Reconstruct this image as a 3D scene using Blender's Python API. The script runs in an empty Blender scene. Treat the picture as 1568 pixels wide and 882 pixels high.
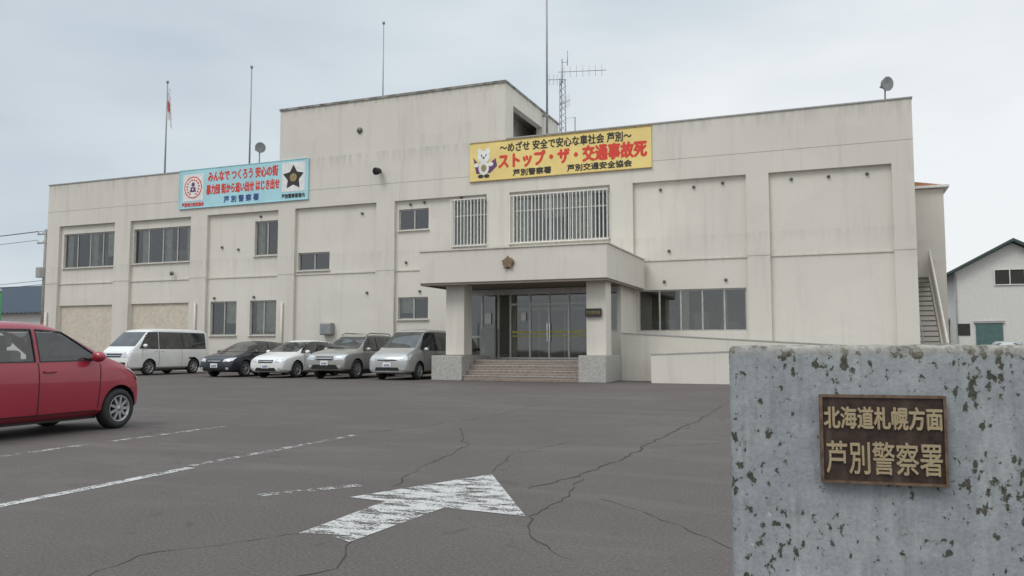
import bpy, bmesh, math, random
from mathutils import Vector, Matrix
from mathutils.bvhtree import BVHTree
random.seed(4)
scene=bpy.context.scene
R=math.radians
col=scene.collection

# ---------------------------------------------------------------- materials
def mat_new(name):
    m=bpy.data.materials.new(name); m.use_nodes=True
    nt=m.node_tree
    return m,nt,nt.nodes['Principled BSDF']
def nd(nt,t,**kw):
    n=nt.nodes.new(t)
    for k,v in kw.items():
        if k.startswith('_'): setattr(n,k[1:],v)
        else:
            n.inputs[k.replace('_',' ')].default_value=v
    return n
def coords(nt,scale=(1,1,1),rot=(0,0,0)):
    tc=nt.nodes.new('ShaderNodeTexCoord'); mp=nt.nodes.new('ShaderNodeMapping')
    mp.inputs['Scale'].default_value=scale; mp.inputs['Rotation'].default_value=rot
    nt.links.new(tc.outputs['Object'],mp.inputs['Vector']); return mp.outputs['Vector']
def noise(nt,vec,scale,detail=4,rough=.55,dist=0):
    n=nd(nt,'ShaderNodeTexNoise',Scale=scale,Detail=detail,Roughness=rough,Distortion=dist)
    nt.links.new(vec,n.inputs['Vector']); return n.outputs['Fac']
def ramp(nt,fac,stops):
    r=nt.nodes.new('ShaderNodeValToRGB'); e=r.color_ramp.elements
    while len(e)<len(stops): e.new(.5)
    for i,(p,c) in enumerate(stops):
        e[i].position=p
        if not hasattr(c,'__len__'): c=(c,c,c)
        e[i].color=(c[0],c[1],c[2],1)
    nt.links.new(fac,r.inputs['Fac']); return r.outputs['Color']
def mix(nt,fac,a,b,mode='MIX'):
    m=nt.nodes.new('ShaderNodeMix'); m.data_type='RGBA'; m.blend_type=mode
    for inp,v in ((m.inputs[0],fac),(m.inputs[6],a),(m.inputs[7],b)):
        if isinstance(v,(int,float)): inp.default_value=v
        elif isinstance(v,tuple): inp.default_value=(v[0],v[1],v[2],1)
        else: nt.links.new(v,inp)
    return m.outputs[2]
def math_n(nt,op,a,b=0.0):
    m=nt.nodes.new('ShaderNodeMath'); m.operation=op
    for inp,v in ((m.inputs[0],a),(m.inputs[1],b)):
        if isinstance(v,(int,float)): inp.default_value=v
        else: nt.links.new(v,inp)
    return m.outputs[0]
def maprange(nt,val,a,b,c,d):
    mr=nd(nt,'ShaderNodeMapRange'); nt.links.new(val,mr.inputs['Value'])
    for k,v in (('From Min',a),('From Max',b),('To Min',c),('To Max',d)): mr.inputs[k].default_value=v
    return mr.outputs[0]
def bump(nt,bsdf,h,strength=.3,dist=.02):
    b=nd(nt,'ShaderNodeBump',Strength=strength,Distance=dist)
    nt.links.new(h,b.inputs['Height']); nt.links.new(b.outputs['Normal'],bsdf.inputs['Normal'])
def simple(name,c,rough=.6,metal=0,var=.12,scale=6,coat=0,spec=.5):
    m,nt,b=mat_new(name)
    v=coords(nt); n=noise(nt,v,scale,3)
    lo=tuple(x*(1-var) for x in c); hi=tuple(min(1,x*(1+var)) for x in c)
    cc=ramp(nt,n,[(.3,lo),(.7,hi)])
    nt.links.new(cc,b.inputs['Base Color'])
    b.inputs['Roughness'].default_value=rough; b.inputs['Metallic'].default_value=metal
    b.inputs['Specular IOR Level'].default_value=spec
    if coat: b.inputs['Coat Weight'].default_value=coat; b.inputs['Coat Roughness'].default_value=.04
    return m

def wall_mat(name,base,stain,dirtz=True,streak=1.0):
    m,nt,b=mat_new(name)
    v=coords(nt); vs=coords(nt,(1.6,1.6,.13))
    big=noise(nt,v,.28,4,.6); fine=noise(nt,v,22,3,.6); st=noise(nt,vs,1.6,5,.62,.3)
    c=mix(nt,ramp(nt,big,[(.35,0),(.7,.7)]),base,tuple(x*.91 for x in base))
    sf=ramp(nt,st,[(.52,0),(.76,.30*streak)])
    c=mix(nt,sf,c,stain)
    # faint lighter touch-up patches of newer paint
    c=mix(nt,ramp(nt,noise(nt,coords(nt,(.5,.5,.9)),.8,1,.4),[(.60,0),(.62,.25)]),c,tuple(min(1,x*1.08) for x in base))
    sep=nt.nodes.new('ShaderNodeSeparateXYZ'); nt.links.new(v,sep.inputs[0]); z=sep.outputs['Z']
    n2=noise(nt,coords(nt,(2.5,2.5,.25)),2.2,4,.7)
    for zt,h,a in ((10.05,.7,.45),(12.6,.45,.9),(4.66,.4,.28),(5.5,.7,.28)):
        d=math_n(nt,'SUBTRACT',zt,z)
        mr=maprange(nt,d,0,h,a,0)
        gt=math_n(nt,'GREATER_THAN',d,-.02)
        f=math_n(nt,'MULTIPLY',math_n(nt,'MULTIPLY',mr,gt),ramp(nt,n2,[(.42,0),(.64,1)]))
        c=mix(nt,f,c,stain)
    if dirtz:
        mr=maprange(nt,z,0,.7,.6,0)
        f=math_n(nt,'MULTIPLY',mr,ramp(nt,n2,[(.3,.2),(.7,1)]))
        c=mix(nt,f,c,(.28,.26,.23))
    c=mix(nt,.07,c,ramp(nt,fine,[(.3,.4),(.7,.8)]))
    nt.links.new(c,b.inputs['Base Color']); b.inputs['Roughness'].default_value=.85
    b.inputs['Specular IOR Level'].default_value=.2
    bump(nt,b,fine,.2,.01)
    return m
M={}
M['wall']=wall_mat('painted_concrete',(.67,.63,.56),(.34,.32,.285))
M['wall2']=wall_mat('painted_concrete_recess',(.69,.65,.58),(.39,.365,.325))
M['canopy']=wall_mat('canopy_paint',(.69,.65,.575),(.36,.34,.29),False)
M['coping']=simple('coping_concrete',(.24,.23,.21),.9,var=.55,scale=3)
M['joint']=simple('joint_line',(.36,.34,.30),.9)
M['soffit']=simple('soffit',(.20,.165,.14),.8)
M['alu']=simple('aluminium_frame',(.50,.49,.46),.4,.5)
M['alud']=simple('dark_bronze_frame',(.14,.13,.12),.4,.4)
M['white']=simple('white_paint',(.74,.72,.68),.5)
M['grey']=simple('grey_paint',(.35,.35,.34),.6)
M['steel']=simple('galvanised_steel',(.30,.305,.31),.5,.5)
M['dark']=simple('dark_rubber',(.02,.02,.02),.7)
M['black']=simple('black_plastic',(.012,.012,.013),.5)
M['interior']=simple('interior_wall',(.55,.50,.42),.9)
M['curtain']=simple('curtain_fabric',(.66,.64,.56),.9,var=.2,scale=3)
M['shutter']=simple('shutter_paint',(.62,.55,.45),.6)
M['wood']=simple('brown_trim',(.16,.09,.05),.6)
M['yellow']=simple('banner_yellow',(.80,.62,.23),.7,var=.07,scale=1.2)
M['blue']=simple('banner_blue',(.40,.66,.72),.7,var=.08,scale=1.2)
M['red']=simple('red_print',(.66,.05,.03),.6)
M['ink']=simple('black_print',(.03,.028,.025),.6)
M['navy']=simple('navy_print',(.04,.08,.25),.6)
M['purple']=simple('purple_print',(.14,.05,.14),.6)
M['gold']=simple('gold_metal',(.34,.25,.12),.45,.5,var=.4,scale=14)
M['star']=simple('weathered_brass',(.22,.16,.10),.5,.4,var=.4,scale=20)
M['base']=simple('granite_base',(.40,.385,.36),.7,var=.2,scale=12)
M['houseW']=simple('stucco_white',(.66,.65,.61),.85,var=.05)
M['roofB']=simple('blue_metal_roof',(.016,.03,.052),.5,var=.15)
M['roofR']=simple('red_metal_roof',(.25,.07,.05),.6)
M['roofG']=simple('green_roof_edge',(.04,.07,.06),.6)
M['teal']=simple('teal_door',(.08,.15,.14),.6)
M['pole']=simple('concrete_pole',(.28,.27,.25),.8)
M['orange']=simple('orange_trim',(.42,.20,.10),.7)
M['flag']=simple('flag_cloth',(.72,.71,.71),.8)
M['flagred']=simple('flag_red',(.55,.16,.15),.8)

def tile_mat():
    m,nt,b=mat_new('brick_tile')
    v=coords(nt,rot=(R(90),0,0))
    t=nd(nt,'ShaderNodeTexBrick',Scale=1.0)
    t.inputs['Color1'].default_value=(.27,.215,.175,1); t.inputs['Color2'].default_value=(.22,.17,.14,1)
    t.inputs['Mortar'].default_value=(.36,.33,.30,1); t.inputs['Mortar Size'].default_value=.008
    t.inputs['Brick Width'].default_value=.21; t.inputs['Row Height'].default_value=.085
    nt.links.new(v,t.inputs['Vector']); nt.links.new(t.outputs['Color'],b.inputs['Base Color'])
    b.inputs['Roughness'].default_value=.6; return m
M['tile']=tile_mat()

def glass_mat(name,tint,refl=.10):
    m=bpy.data.materials.new(name); m.use_nodes=True; nt=m.node_tree; nt.nodes.clear()
    out=nt.nodes.new('ShaderNodeOutputMaterial'); tr=nt.nodes.new('ShaderNodeBsdfTransparent'); gl=nt.nodes.new('ShaderNodeBsdfGlossy')
    tr.inputs['Color'].default_value=(*tint,1); gl.inputs['Roughness'].default_value=.03
    fr=nd(nt,'ShaderNodeFresnel',IOR=1.5)
    f=math_n(nt,'ADD',fr.outputs[0],refl)
    v=coords(nt); n=noise(nt,v,1.3,1)
    bp=nd(nt,'ShaderNodeBump',Strength=.08,Distance=.02); nt.links.new(n,bp.inputs['Height']); nt.links.new(bp.outputs[0],gl.inputs['Normal'])
    mx=nt.nodes.new('ShaderNodeMixShader'); nt.links.new(f,mx.inputs[0]); nt.links.new(tr.outputs[0],mx.inputs[1]); nt.links.new(gl.outputs[0],mx.inputs[2])
    nt.links.new(mx.outputs[0],out.inputs[0]); return m
M['glass']=glass_mat('window_glass',(.68,.74,.70),.12)
M['seeglass']=glass_mat('tinted_car_glass',(.85,.89,.87),.08)
def carglass():
    m,nt,b=mat_new('car_glass')
    v=coords(nt); n=noise(nt,v,2.2,2)
    nt.links.new(ramp(nt,n,[(.35,(.015,.018,.018)),(.7,(.06,.066,.064))]),b.inputs['Base Color'])
    b.inputs['Roughness'].default_value=.05; b.inputs['Specular IOR Level'].default_value=.8
    b.inputs['Coat Weight'].default_value=.4; b.inputs['Coat Roughness'].default_value=.02
    return m
M['carglass']=carglass()
M['lamp']=simple('headlamp_lens',(.62,.64,.66),.12,.35,coat=1)
M['tail']=simple('tail_lens',(.4,.02,.02),.2,coat=1)
M['rim']=simple('alloy_rim',(.40,.41,.42),.35,.7)
M['plate']=simple('number_plate',(.75,.75,.72),.5)
M['chrome']=simple('chrome',(.6,.6,.6),.15,.95)
M['seat']=simple('seat_fabric',(.13,.12,.11),.9)

def asphalt():
    m,nt,b=mat_new('asphalt')
    v=coords(nt)
    big=noise(nt,v,.16,5,.6,.6); mid=noise(nt,v,1.1,5,.65); fine=noise(nt,v,48,3,.75); sp=noise(nt,v,150,1,.6)
    c=ramp(nt,big,[(.3,(.098,.083,.077)),(.52,(.124,.107,.099)),(.72,(.155,.136,.127))])
    c=mix(nt,ramp(nt,mid,[(.38,.0),(.78,.55)]),c,(.085,.072,.068))
    c=mix(nt,.42,c,ramp(nt,fine,[(.3,(.05,.043,.041)),(.52,(.122,.107,.10)),(.75,(.25,.225,.21))]))
    c=mix(nt,ramp(nt,sp,[(.66,0),(.72,.45)]),c,(.30,.28,.26))
    wv=nt.nodes.new('ShaderNodeVectorMath'); wv.operation='MULTIPLY_ADD'
    nn=nd(nt,'ShaderNodeTexNoise',Scale=1.3,Detail=4.0); nt.links.new(v,nn.inputs['Vector'])
    nt.links.new(nn.outputs['Color'],wv.inputs[0]); wv.inputs[1].default_value=(1.3,1.3,0); nt.links.new(v,wv.inputs[2])
    vo=nd(nt,'ShaderNodeTexVoronoi',_feature='DISTANCE_TO_EDGE',Scale=.26); nt.links.new(wv.outputs[0],vo.inputs['Vector'])
    cm=ramp(nt,big,[(.45,0),(.6,1)])
    cr=ramp(nt,vo.outputs['Distance'],[(0,.65),(.004,0)])
    c=mix(nt,math_n(nt,'MULTIPLY',cr,cm),c,(.05,.043,.04))
    st=noise(nt,v,2.7,2,.5,1.0)
    c=mix(nt,ramp(nt,st,[(.66,0),(.76,.5)]),c,(.068,.058,.054))
    du=noise(nt,coords(nt,(.35,1.4,1),(0,0,.5)),.9,4,.6)
    c=mix(nt,ramp(nt,du,[(.52,0),(.75,.35)]),c,(.20,.178,.165))
    nt.links.new(c,b.inputs['Base Color'])
    b.inputs['Roughness'].default_value=.9; b.inputs['Specular IOR Level'].default_value=.18
    bump(nt,b,fine,.6,.007)
    return m
M['asphalt']=asphalt()
def paint_mat(name,wear,scale=(1,1,1),soft=.03,sc=5,top=.9):
    m=bpy.data.materials.new(name); m.use_nodes=True; nt=m.node_tree; b=nt.nodes['Principled BSDF']; out=nt.nodes['Material Output']
    v=coords(nt,scale,(0,0,.35)); n=noise(nt,v,sc,7,.75,.3); f2=noise(nt,coords(nt),60,3,.7)
    n=math_n(nt,'ADD',math_n(nt,'MULTIPLY',n,.68),math_n(nt,'MULTIPLY',f2,.32))
    f=ramp(nt,n,[(wear-soft,0),(wear+soft,top)])
    nt.links.new(ramp(nt,f2,[(.3,(.42,.41,.39)),(.7,(.66,.65,.63))]),b.inputs['Base Color']); b.inputs['Roughness'].default_value=.8
    tr=nt.nodes.new('ShaderNodeBsdfTransparent'); mx=nt.nodes.new('ShaderNodeMixShader')
    nt.links.new(f,mx.inputs[0]); nt.links.new(tr.outputs[0],mx.inputs[1]); nt.links.new(b.outputs[0],mx.inputs[2]); nt.links.new(mx.outputs[0],out.inputs[0])
    return m
M['arrow']=paint_mat('worn_arrow_paint',.482,(.8,2.2,1),.03,4)
M['line']=paint_mat('worn_line_paint',.475,sc=7)
M['faint']=paint_mat('faint_line_paint',.525,sc=7,top=.75)
M['crack']=simple('crack_dark',(.045,.038,.036),.95)

def lichen():
    m,nt,b=mat_new('weathered_concrete')
    v=coords(nt); vs=coords(nt,(1,1,.16))
    big=noise(nt,v,2.2,5,.6); fine=noise(nt,v,70,4,.7); st=noise(nt,vs,9,4,.6,.2); st2=noise(nt,vs,17,4,.6)
    c=ramp(nt,big,[(.3,(.235,.26,.28)),(.7,(.34,.365,.38))])
    c=mix(nt,ramp(nt,st,[(.5,0),(.66,.6)]),c,(.45,.47,.475))
    c=mix(nt,ramp(nt,st2,[(.54,0),(.68,.55)]),c,(.17,.18,.19))
    sep=nt.nodes.new('ShaderNodeSeparateXYZ'); nt.links.new(v,sep.inputs[0])
    mx=maprange(nt,sep.outputs['X'],.62,.82,0,.055); mz=maprange(nt,sep.outputs['Z'],1.02,1.15,0,.03); ml=maprange(nt,sep.outputs['X'],.24,.10,0,.03)
    low=maprange(nt,sep.outputs['Z'],.5,.9,-.02,.01)
    cl=noise(nt,coords(nt,(1,1,.6)),8,2,.5,.5)
    s=noise(nt,coords(nt,(1.1,1.1,.8)),36,3,.55,.1); s=math_n(nt,'ADD',s,math_n(nt,'MULTIPLY',math_n(nt,'SUBTRACT',cl,.5),.42))
    s=math_n(nt,'ADD',math_n(nt,'ADD',s,mx),math_n(nt,'ADD',mz,math_n(nt,'ADD',ml,low)))
    f=ramp(nt,s,[(.625,0),(.665,.92)])
    c=mix(nt,.22,c,ramp(nt,fine,[(.3,.14),(.7,.55)]))
    # pale greenish halo round the colonies, then the dark colonies
    c=mix(nt,ramp(nt,s,[(.56,0),(.63,.35)]),c,(.20,.22,.18))
    c=mix(nt,f,c,ramp(nt,fine,[(.35,(.030,.031,.022)),(.7,(.10,.098,.068))]))
    c=mix(nt,ramp(nt,noise(nt,v,40,2,.5),[(.70,0),(.74,.6)]),c,(.52,.53,.52))
    mt=maprange(nt,sep.outputs['Z'],1.115,1.155,0,1)
    c=mix(nt,math_n(nt,'MULTIPLY',mt,ramp(nt,big,[(.3,.45),(.6,.9)])),c,ramp(nt,noise(nt,v,30,4,.7),[(.35,(.12,.11,.09)),(.5,(.33,.31,.26)),(.7,(.45,.43,.38))]))
    nt.links.new(c,b.inputs['Base Color']); b.inputs['Roughness'].default_value=.9; b.inputs['Specular IOR Level'].default_value=.2
    h=math_n(nt,'ADD',math_n(nt,'MULTIPLY',fine,.5),math_n(nt,'MULTIPLY',f,-.4))
    bump(nt,b,h,.7,.006)
    return m
M['lichen']=lichen()
def plaque_mat():
    m,nt,b=mat_new('bronze_plaque')
    v=coords(nt); n=noise(nt,v,30,5,.7); n2=noise(nt,coords(nt,(1,1,.15)),28,4)
    c=ramp(nt,n,[(.3,(.022,.013,.010)),(.7,(.070,.042,.031))]); c=mix(nt,ramp(nt,n2,[(.56,0),(.72,.5)]),c,(.12,.092,.078))
    nt.links.new(c,b.inputs['Base Color']); b.inputs['Roughness'].default_value=.5; b.inputs['Metallic'].default_value=.3
    return m
M['plaque']=plaque_mat()
M['brass']=simple('worn_brass_letter',(.44,.35,.22),.45,.4,var=.4,scale=60)
M['brassd']=simple('plaque_rim',(.17,.11,.075),.5,.4,var=.4,scale=40)

# ---------------------------------------------------------------- geometry helpers
def empty(name,loc=(0,0,0),rz=0):
    e=bpy.data.objects.new(name,None); e.empty_display_size=.3; e.location=loc; e.rotation_euler=(0,0,rz); col.objects.link(e); return e
def mk(name,verts,faces,mat,parent=None,smooth=False):
    me=bpy.data.meshes.new(name); me.from_pydata([tuple(v) for v in verts],[],faces); me.update()
    ms=mat if isinstance(mat,(list,tuple)) else [mat]
    for q in ms: me.materials.append(q)
    if smooth:
        for p in me.polygons: p.use_smooth=True
    o=bpy.data.objects.new(name,me); col.objects.link(o)
    if parent: o.parent=parent
    return o
def from_bm(name,bm,mat,parent=None,smooth=False):
    me=bpy.data.meshes.new(name); bm.to_mesh(me); bm.free()
    ms=mat if isinstance(mat,(list,tuple)) else [mat]
    for q in ms: me.materials.append(q)
    if smooth:
        for p in me.polygons: p.use_smooth=True
    o=bpy.data.objects.new(name,me); col.objects.link(o)
    if parent: o.parent=parent
    return o
BF=[(0,3,2,1),(4,5,6,7),(0,1,5,4),(1,2,6,5),(2,3,7,6),(3,0,4,7)]
def bv(x0,x1,y0,y1,z0,z1): return [(x0,y0,z0),(x1,y0,z0),(x1,y1,z0),(x0,y1,z0),(x0,y0,z1),(x1,y0,z1),(x1,y1,z1),(x0,y1,z1)]
def box(name,x0,x1,y0,y1,z0,z1,mat,parent=None,bev=0):
    o=mk(name,bv(x0,x1,y0,y1,z0,z1),BF,mat,parent)
    if bev:
        b=o.modifiers.new('bev','BEVEL'); b.width=bev; b.segments=2
    return o
def boxes(name,lst,mat,parent=None):
    V=[];F=[]
    for b in lst:
        k=len(V); V+=bv(*b); F+=[tuple(i+k for i in f) for f in BF]
    return mk(name,V,F,mat,parent)
def tube(name,pts,r,mat,parent=None,n=10,r2=None):
    V=[];F=[]; pts=[Vector(p) for p in pts]
    for i,p in enumerate(pts):
        d=(pts[min(i+1,len(pts)-1)]-pts[max(i-1,0)]).normalized()
        a=(Vector((1,0,0)) if abs(d.x)<.8 else Vector((0,1,0))).cross(d).normalized(); b=d.cross(a)
        rr=r if r2 is None else r+(r2-r)*i/(len(pts)-1)
        for k in range(n):
            t=2*math.pi*k/n; V.append(p+a*math.cos(t)*rr+b*math.sin(t)*rr)
    for i in range(len(pts)-1):
        for k in range(n): F.append((i*n+k,i*n+(k+1)%n,(i+1)*n+(k+1)%n,(i+1)*n+k))
    F.append(tuple(range(n))[::-1]); F.append(tuple(range((len(pts)-1)*n,len(pts)*n)))
    return mk(name,V,F,mat,parent,True)
def lathe(name,prof,c,axis,mat,parent=None,n=24,smooth=True):
    V=[];F=[]; ax=Vector(axis).normalized(); a=ax.orthogonal().normalized(); b=ax.cross(a); c=Vector(c)
    for (r,h) in prof:
        for k in range(n):
            t=2*math.pi*k/n; V.append(c+ax*h+(a*math.cos(t)+b*math.sin(t))*r)
    for i in range(len(prof)-1):
        for k in range(n): F.append((i*n+k,i*n+(k+1)%n,(i+1)*n+(k+1)%n,(i+1)*n+k))
    return mk(name,V,F,mat,parent,smooth)
def poly_y(name,pts,y,mat,parent,th=.003):
    n=len(pts); V=[(x,y,z) for x,z in pts]+[(x,y+th,z) for x,z in pts]
    F=[tuple(range(n)),tuple(range(n,2*n))[::-1]]+[(i,i+n,(i+1)%n+n,(i+1)%n) for i in range(n)]
    return mk(name,V,F,mat,parent)
def disc(cx,cz,rx,rz,n=24): return [(cx+rx*math.cos(2*math.pi*i/n),cz+rz*math.sin(2*math.pi*i/n)) for i in range(n)]
def star(cx,cz,r,k=.45): return [(cx+(r if i%2==0 else r*k)*math.sin(math.pi*i/5),cz+(r if i%2==0 else r*k)*math.cos(math.pi*i/5)) for i in range(10)]
def text(name,body,x0,x1,z0,z1,y,mat,parent,fat=0,ext=.0015):
    """lettering on a sign; fat = stroke thickening in metres made with shifted copies"""
    sh=[(0,0)] if not fat else [(-fat,0),(fat,0),(0,fat),(0,-fat)]
    for i,(dx,dz) in enumerate(sh):
        cu=bpy.data.curves.new(name,'FONT'); cu.body=body; cu.size=1
        cu.align_x='LEFT'; cu.resolution_u=3
        o=bpy.data.objects.new(name if i==0 else name+'_stroke',cu); col.objects.link(o); cu.materials.append(mat)
        bpy.context.view_layer.update()
        bb=o.bound_box; ax=min(b[0] for b in bb); bx=max(b[0] for b in bb); ay=min(b[1] for b in bb); by=max(b[1] for b in bb)
        sx=(x1-x0)/max(bx-ax,.01); sz=(z1-z0)/max(by-ay,.01)
        cu.extrude=ext
        o.rotation_euler=(R(90),0,0); o.scale=(sx,sz,1); o.location=(x0-ax*sx+dx,y-i*.0007,z0-ay*sz+dz); o.parent=parent
def wall(name,x0,x1,z0,z1,yf,depth,holes,mat,parent):
    xs=sorted({x0,x1,*[h[0] for h in holes],*[h[1] for h in holes]}); zs=sorted({z0,z1,*[h[2] for h in holes],*[h[3] for h in holes]})
    V=[];F=[]
    def q(a,b,c,d): k=len(V); V.extend([a,b,c,d]); F.append((k,k+1,k+2,k+3))
    for i in range(len(xs)-1):
        for j in range(len(zs)-1):
            cx=(xs[i]+xs[i+1])/2; cz=(zs[j]+zs[j+1])/2
            if any(h[0]<cx<h[1] and h[2]<cz<h[3] for h in holes): continue
            q((xs[i],yf,zs[j]),(xs[i+1],yf,zs[j]),(xs[i+1],yf,zs[j+1]),(xs[i],yf,zs[j+1]))
            q((xs[i],yf+depth,zs[j]),(xs[i],yf+depth,zs[j+1]),(xs[i+1],yf+depth,zs[j+1]),(xs[i+1],yf+depth,zs[j]))
    for a,b,c,d in holes:
        y0,y1=yf,yf+depth
        q((a,y0,c),(a,y0,d),(a,y1,d),(a,y1,c)); q((b,y0,c),(b,y1,c),(b,y1,d),(b,y0,d))
        q((a,y0,d),(b,y0,d),(b,y1,d),(a,y1,d)); q((a,y0,c),(a,y1,c),(b,y1,c),(b,y0,c))
    return mk(name,V,F,mat,parent)
def window(name,x0,x1,z0,z1,y,n,parent,fm='alu',curt=(),mid=None,sill=True):
    fr=.055; L=[(x0,x1,y,y+.07,z0,z0+fr),(x0,x1,y,y+.07,z1-fr,z1),(x0,x0+fr,y,y+.07,z0+fr,z1-fr),(x1-fr,x1,y,y+.07,z0+fr,z1-fr)]
    for i in range(1,n):
        cx=x0+(x1-x0)*i/n; L.append((cx-.03,cx+.03,y+.004,y+.06,z0+fr,z1-fr))
    if mid: L.append((x0+fr,x1-fr,y+.008,y+.05,mid-.025,mid+.025))
    boxes(name+'_frame',L,M[fm],parent)
    V=[];F=[]
    for i in range(n):
        a=x0+(x1-x0)*i/n; b=x0+(x1-x0)*(i+1)/n; yy=y+.03+(i%2)*.012; k=len(V); t=random.uniform(-.006,.006)
        V+=[(a,yy,z0+.02),(b,yy+t,z0+.02),(b,yy+t,z1-.02),(a,yy,z1-.02)]; F.append((k,k+1,k+2,k+3))
    mk(name+'_glass',V,F,M['glass'],parent)
    for (a,b,zb) in curt:
        xa=x0+(x1-x0)*a; xb=x0+(x1-x0)*b; m=max(6,int((xb-xa)/.07)); V=[];F=[]
        for i in range(m+1):
            xx=xa+(xb-xa)*i/m; yy=y+.15+(.03 if i%2 else 0); V+=[(xx,yy,z0+(z1-z0)*zb),(xx,yy,z1)]
        for i in range(m): F.append((2*i,2*i+2,2*i+3,2*i+1))
        mk(name+'_curtain',V,F,M['curtain'],parent)
    if sill: box(name+'_sill',x0-.05,x1+.05,y-.19,y,z0-.05,z0,M['wall'],parent)

# ---------------------------------------------------------------- ground
def gsheet(name,pts,z,mat,parent=None): return mk(name,[(x,y,z) for x,y in pts],[tuple(range(len(pts)))],mat,parent)
gsheet('ground',[(-400,-200),(400,-200),(400,600),(-400,600)],0,M['asphalt'])
gsheet('painted_arrow',[(-3.12,4.28),(-2.95,4.33),(-2.70,4.20),(-2.64,5.34),(-1.99,5.28),(-2.93,6.9),(-3.5,5.44),(-3.16,5.40)],.004,M['arrow'])
def strip(name,pts,w,z,mat,jit=0,parent=None):
    V=[];F=[]; P=[]
    for i in range(len(pts)-1):
        a=Vector((*pts[i],0)); b=Vector((*pts[i+1],0)); m=max(1,int((b-a).length/.10)) if jit else 1
        for k in range(m): P.append(a.lerp(b,k/m))
    P.append(Vector((*pts[-1],0)))
    if jit:
        off=0
        for i in range(1,len(P)-1):
            off=off*.75+random.uniform(-jit,jit); d=(P[i+1]-P[i-1]).normalized(); P[i]=P[i]+Vector((-d.y,d.x,0))*off
    for i,p in enumerate(P):
        d=(P[min(i+1,len(P)-1)]-P[max(i-1,0)]).normalized(); nrm=Vector((-d.y,d.x,0)); ww=w*(random.uniform(.15,1.2) if jit else 1)/2
        if jit and i in(0,len(P)-1): ww=.001
        V+=[p+nrm*ww+Vector((0,0,z)),p-nrm*ww+Vector((0,0,z))]
    for i in range(len(P)-1): F.append((2*i,2*i+1,2*i+3,2*i+2))
    return mk(name,V,F,mat,parent)
pl=empty('parking_lines')
strip('line_a',[(-5.6,2.0),(-5.72,5.1),(-5.78,6.2)],.12,.004,M['line'],0,pl)
strip('line_b',[(-5.86,6.3),(-5.92,9.3)],.11,.004,M['faint'],0,pl)
strip('line_c',[(-8.2,4.5),(-8.3,7.2)],.12,.004,M['faint'],0,pl)
strip('line_d',[(-8.3,7.5),(-8.36,9.6)],.12,.004,M['faint'],0,pl)
strip('line_e',[(-4.2,5.25),(-3.72,5.95)],.12,.004,M['faint'],0,pl)
ck=empty('asphalt_cracks')
for i,(pts,w) in enumerate([
  ([(-2.08,17),(-2.05,13),(-2.08,9.4),(-2.13,7.1),(-2.35,6.3)],.028),
  ([(-2.1,7.0),(-1.95,5.9),(-1.97,5.3),(-1.68,4.62),(-1.35,4.3)],.013),
  ([(-5.05,10.7),(-4.12,8.94),(-3.9,7.9),(-3.78,7.06),(-3.45,5.99)],.015),
  ([(-1.7,6.1),(-.8,5.2),(-.5,4.8)],.008),
  ([(-2.7,4.25),(-2.5,3.7),(-2.75,3.2),(-2.6,2.4)],.010),
  ([(-3.1,4.3),(-3.6,3.5),(-3.5,2.6)],.009),
  ([(-2.1,9.4),(-.8,10.6),(.3,12.5)],.010),
  ([(-5.9,9.6),(-5.4,12.5),(-5.6,16)],.014),
  ([(-2.93,6.9),(-3.3,8.2),(-3.0,9.8)],.010)]):
    strip('crack_%d'%i,pts,w,.0025,M['crack'],.03,ck)

# ---------------------------------------------------------------- police station
B=empty('police_station')
Y=31.5; YR=31.66; TOP=10.03
XL,XR=-39.8,2.82
bays=[(-38.9,-34.88),(-33.8,-29.79),(-28.75,-24.47),(-23.51,-19.08),(-18.14,-13.64),(-12.59,-8.22),(-7.29,-2.92),(-2.10,2.10)]
BT=7.73
wins=[
 [(-38.7,-35.0,5.45,7.3,4,[(0,.12,0),(.45,.6,.0),(.8,1,.3)],'alu',None)],
 [(-33.7,-29.9,5.5,7.3,4,[(.1,.25,0),(.5,.62,.0),(.88,1,0)],'alu',None)],
 [(-25.95,-24.55,5.6,7.28,2,[(0,.3,0)],'alu',None),(-28.55,-26.95,1.77,3.43,2,[(.5,1,.35)],'alu',None),(-26.15,-24.6,1.77,3.43,2,[(.15,.9,.1)],'alu',None)],
 [(-23.4,-21.65,4.78,5.62,2,[],'alu',None)],
 [(-18.0,-16.5,6.4,7.35,2,[],'alu',None),(-18.0,-16.5,2.42,3.4,2,[(0,.5,.3)],'alu',None),(-15.3,-13.66,5.6,7.62,2,[(.1,.9,.0)],'alu',6.9)],
 [(-12.5,-8.3,5.6,7.62,5,[(.0,.16,0),(.3,.55,.5),(.62,.85,.0)],'alu',6.95)],
 [(-7.15,-3.0,1.8,3.43,5,[(.4,.47,0),(.78,.82,0)],'alu',None)],
 []]
for i,(a,b) in enumerate(bays):
    holes=[(w[0],w[1],w[2],w[3]) for w in wins[i]]
    if i<2: holes.append((a+.06,b-.06,0.0,3.42))
    if i==5: holes.append((-12.4,-8.3,.72,3.2))
    wall('bay_wall_%d'%i,a,b,0,BT,YR,.2,holes,M['wall2'],B)
    for k,w in enumerate(wins[i]):
        window('window_%d_%d'%(i,k),w[0],w[1],w[2],w[3],YR+.1,w[4],B,w[6],w[5],w[7],sill=(w[2]>1.9 or i!=6))
    if i<2:
        L=[]
        z=0.02
        while z<3.4:
            L.append((a+.06,b-.06,YR+.10,YR+.13,z,z+.08)); z+=.085
        boxes('garage_shutter_%d'%i,L,M['shutter'],B); box('shutter_back_%d'%i,a+.05,b-.05,YR+.125,YR+.16,0,3.42,M['shutter'],B)
edges=[XL]+[v for p in bays for v in p]+[XR]
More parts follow.
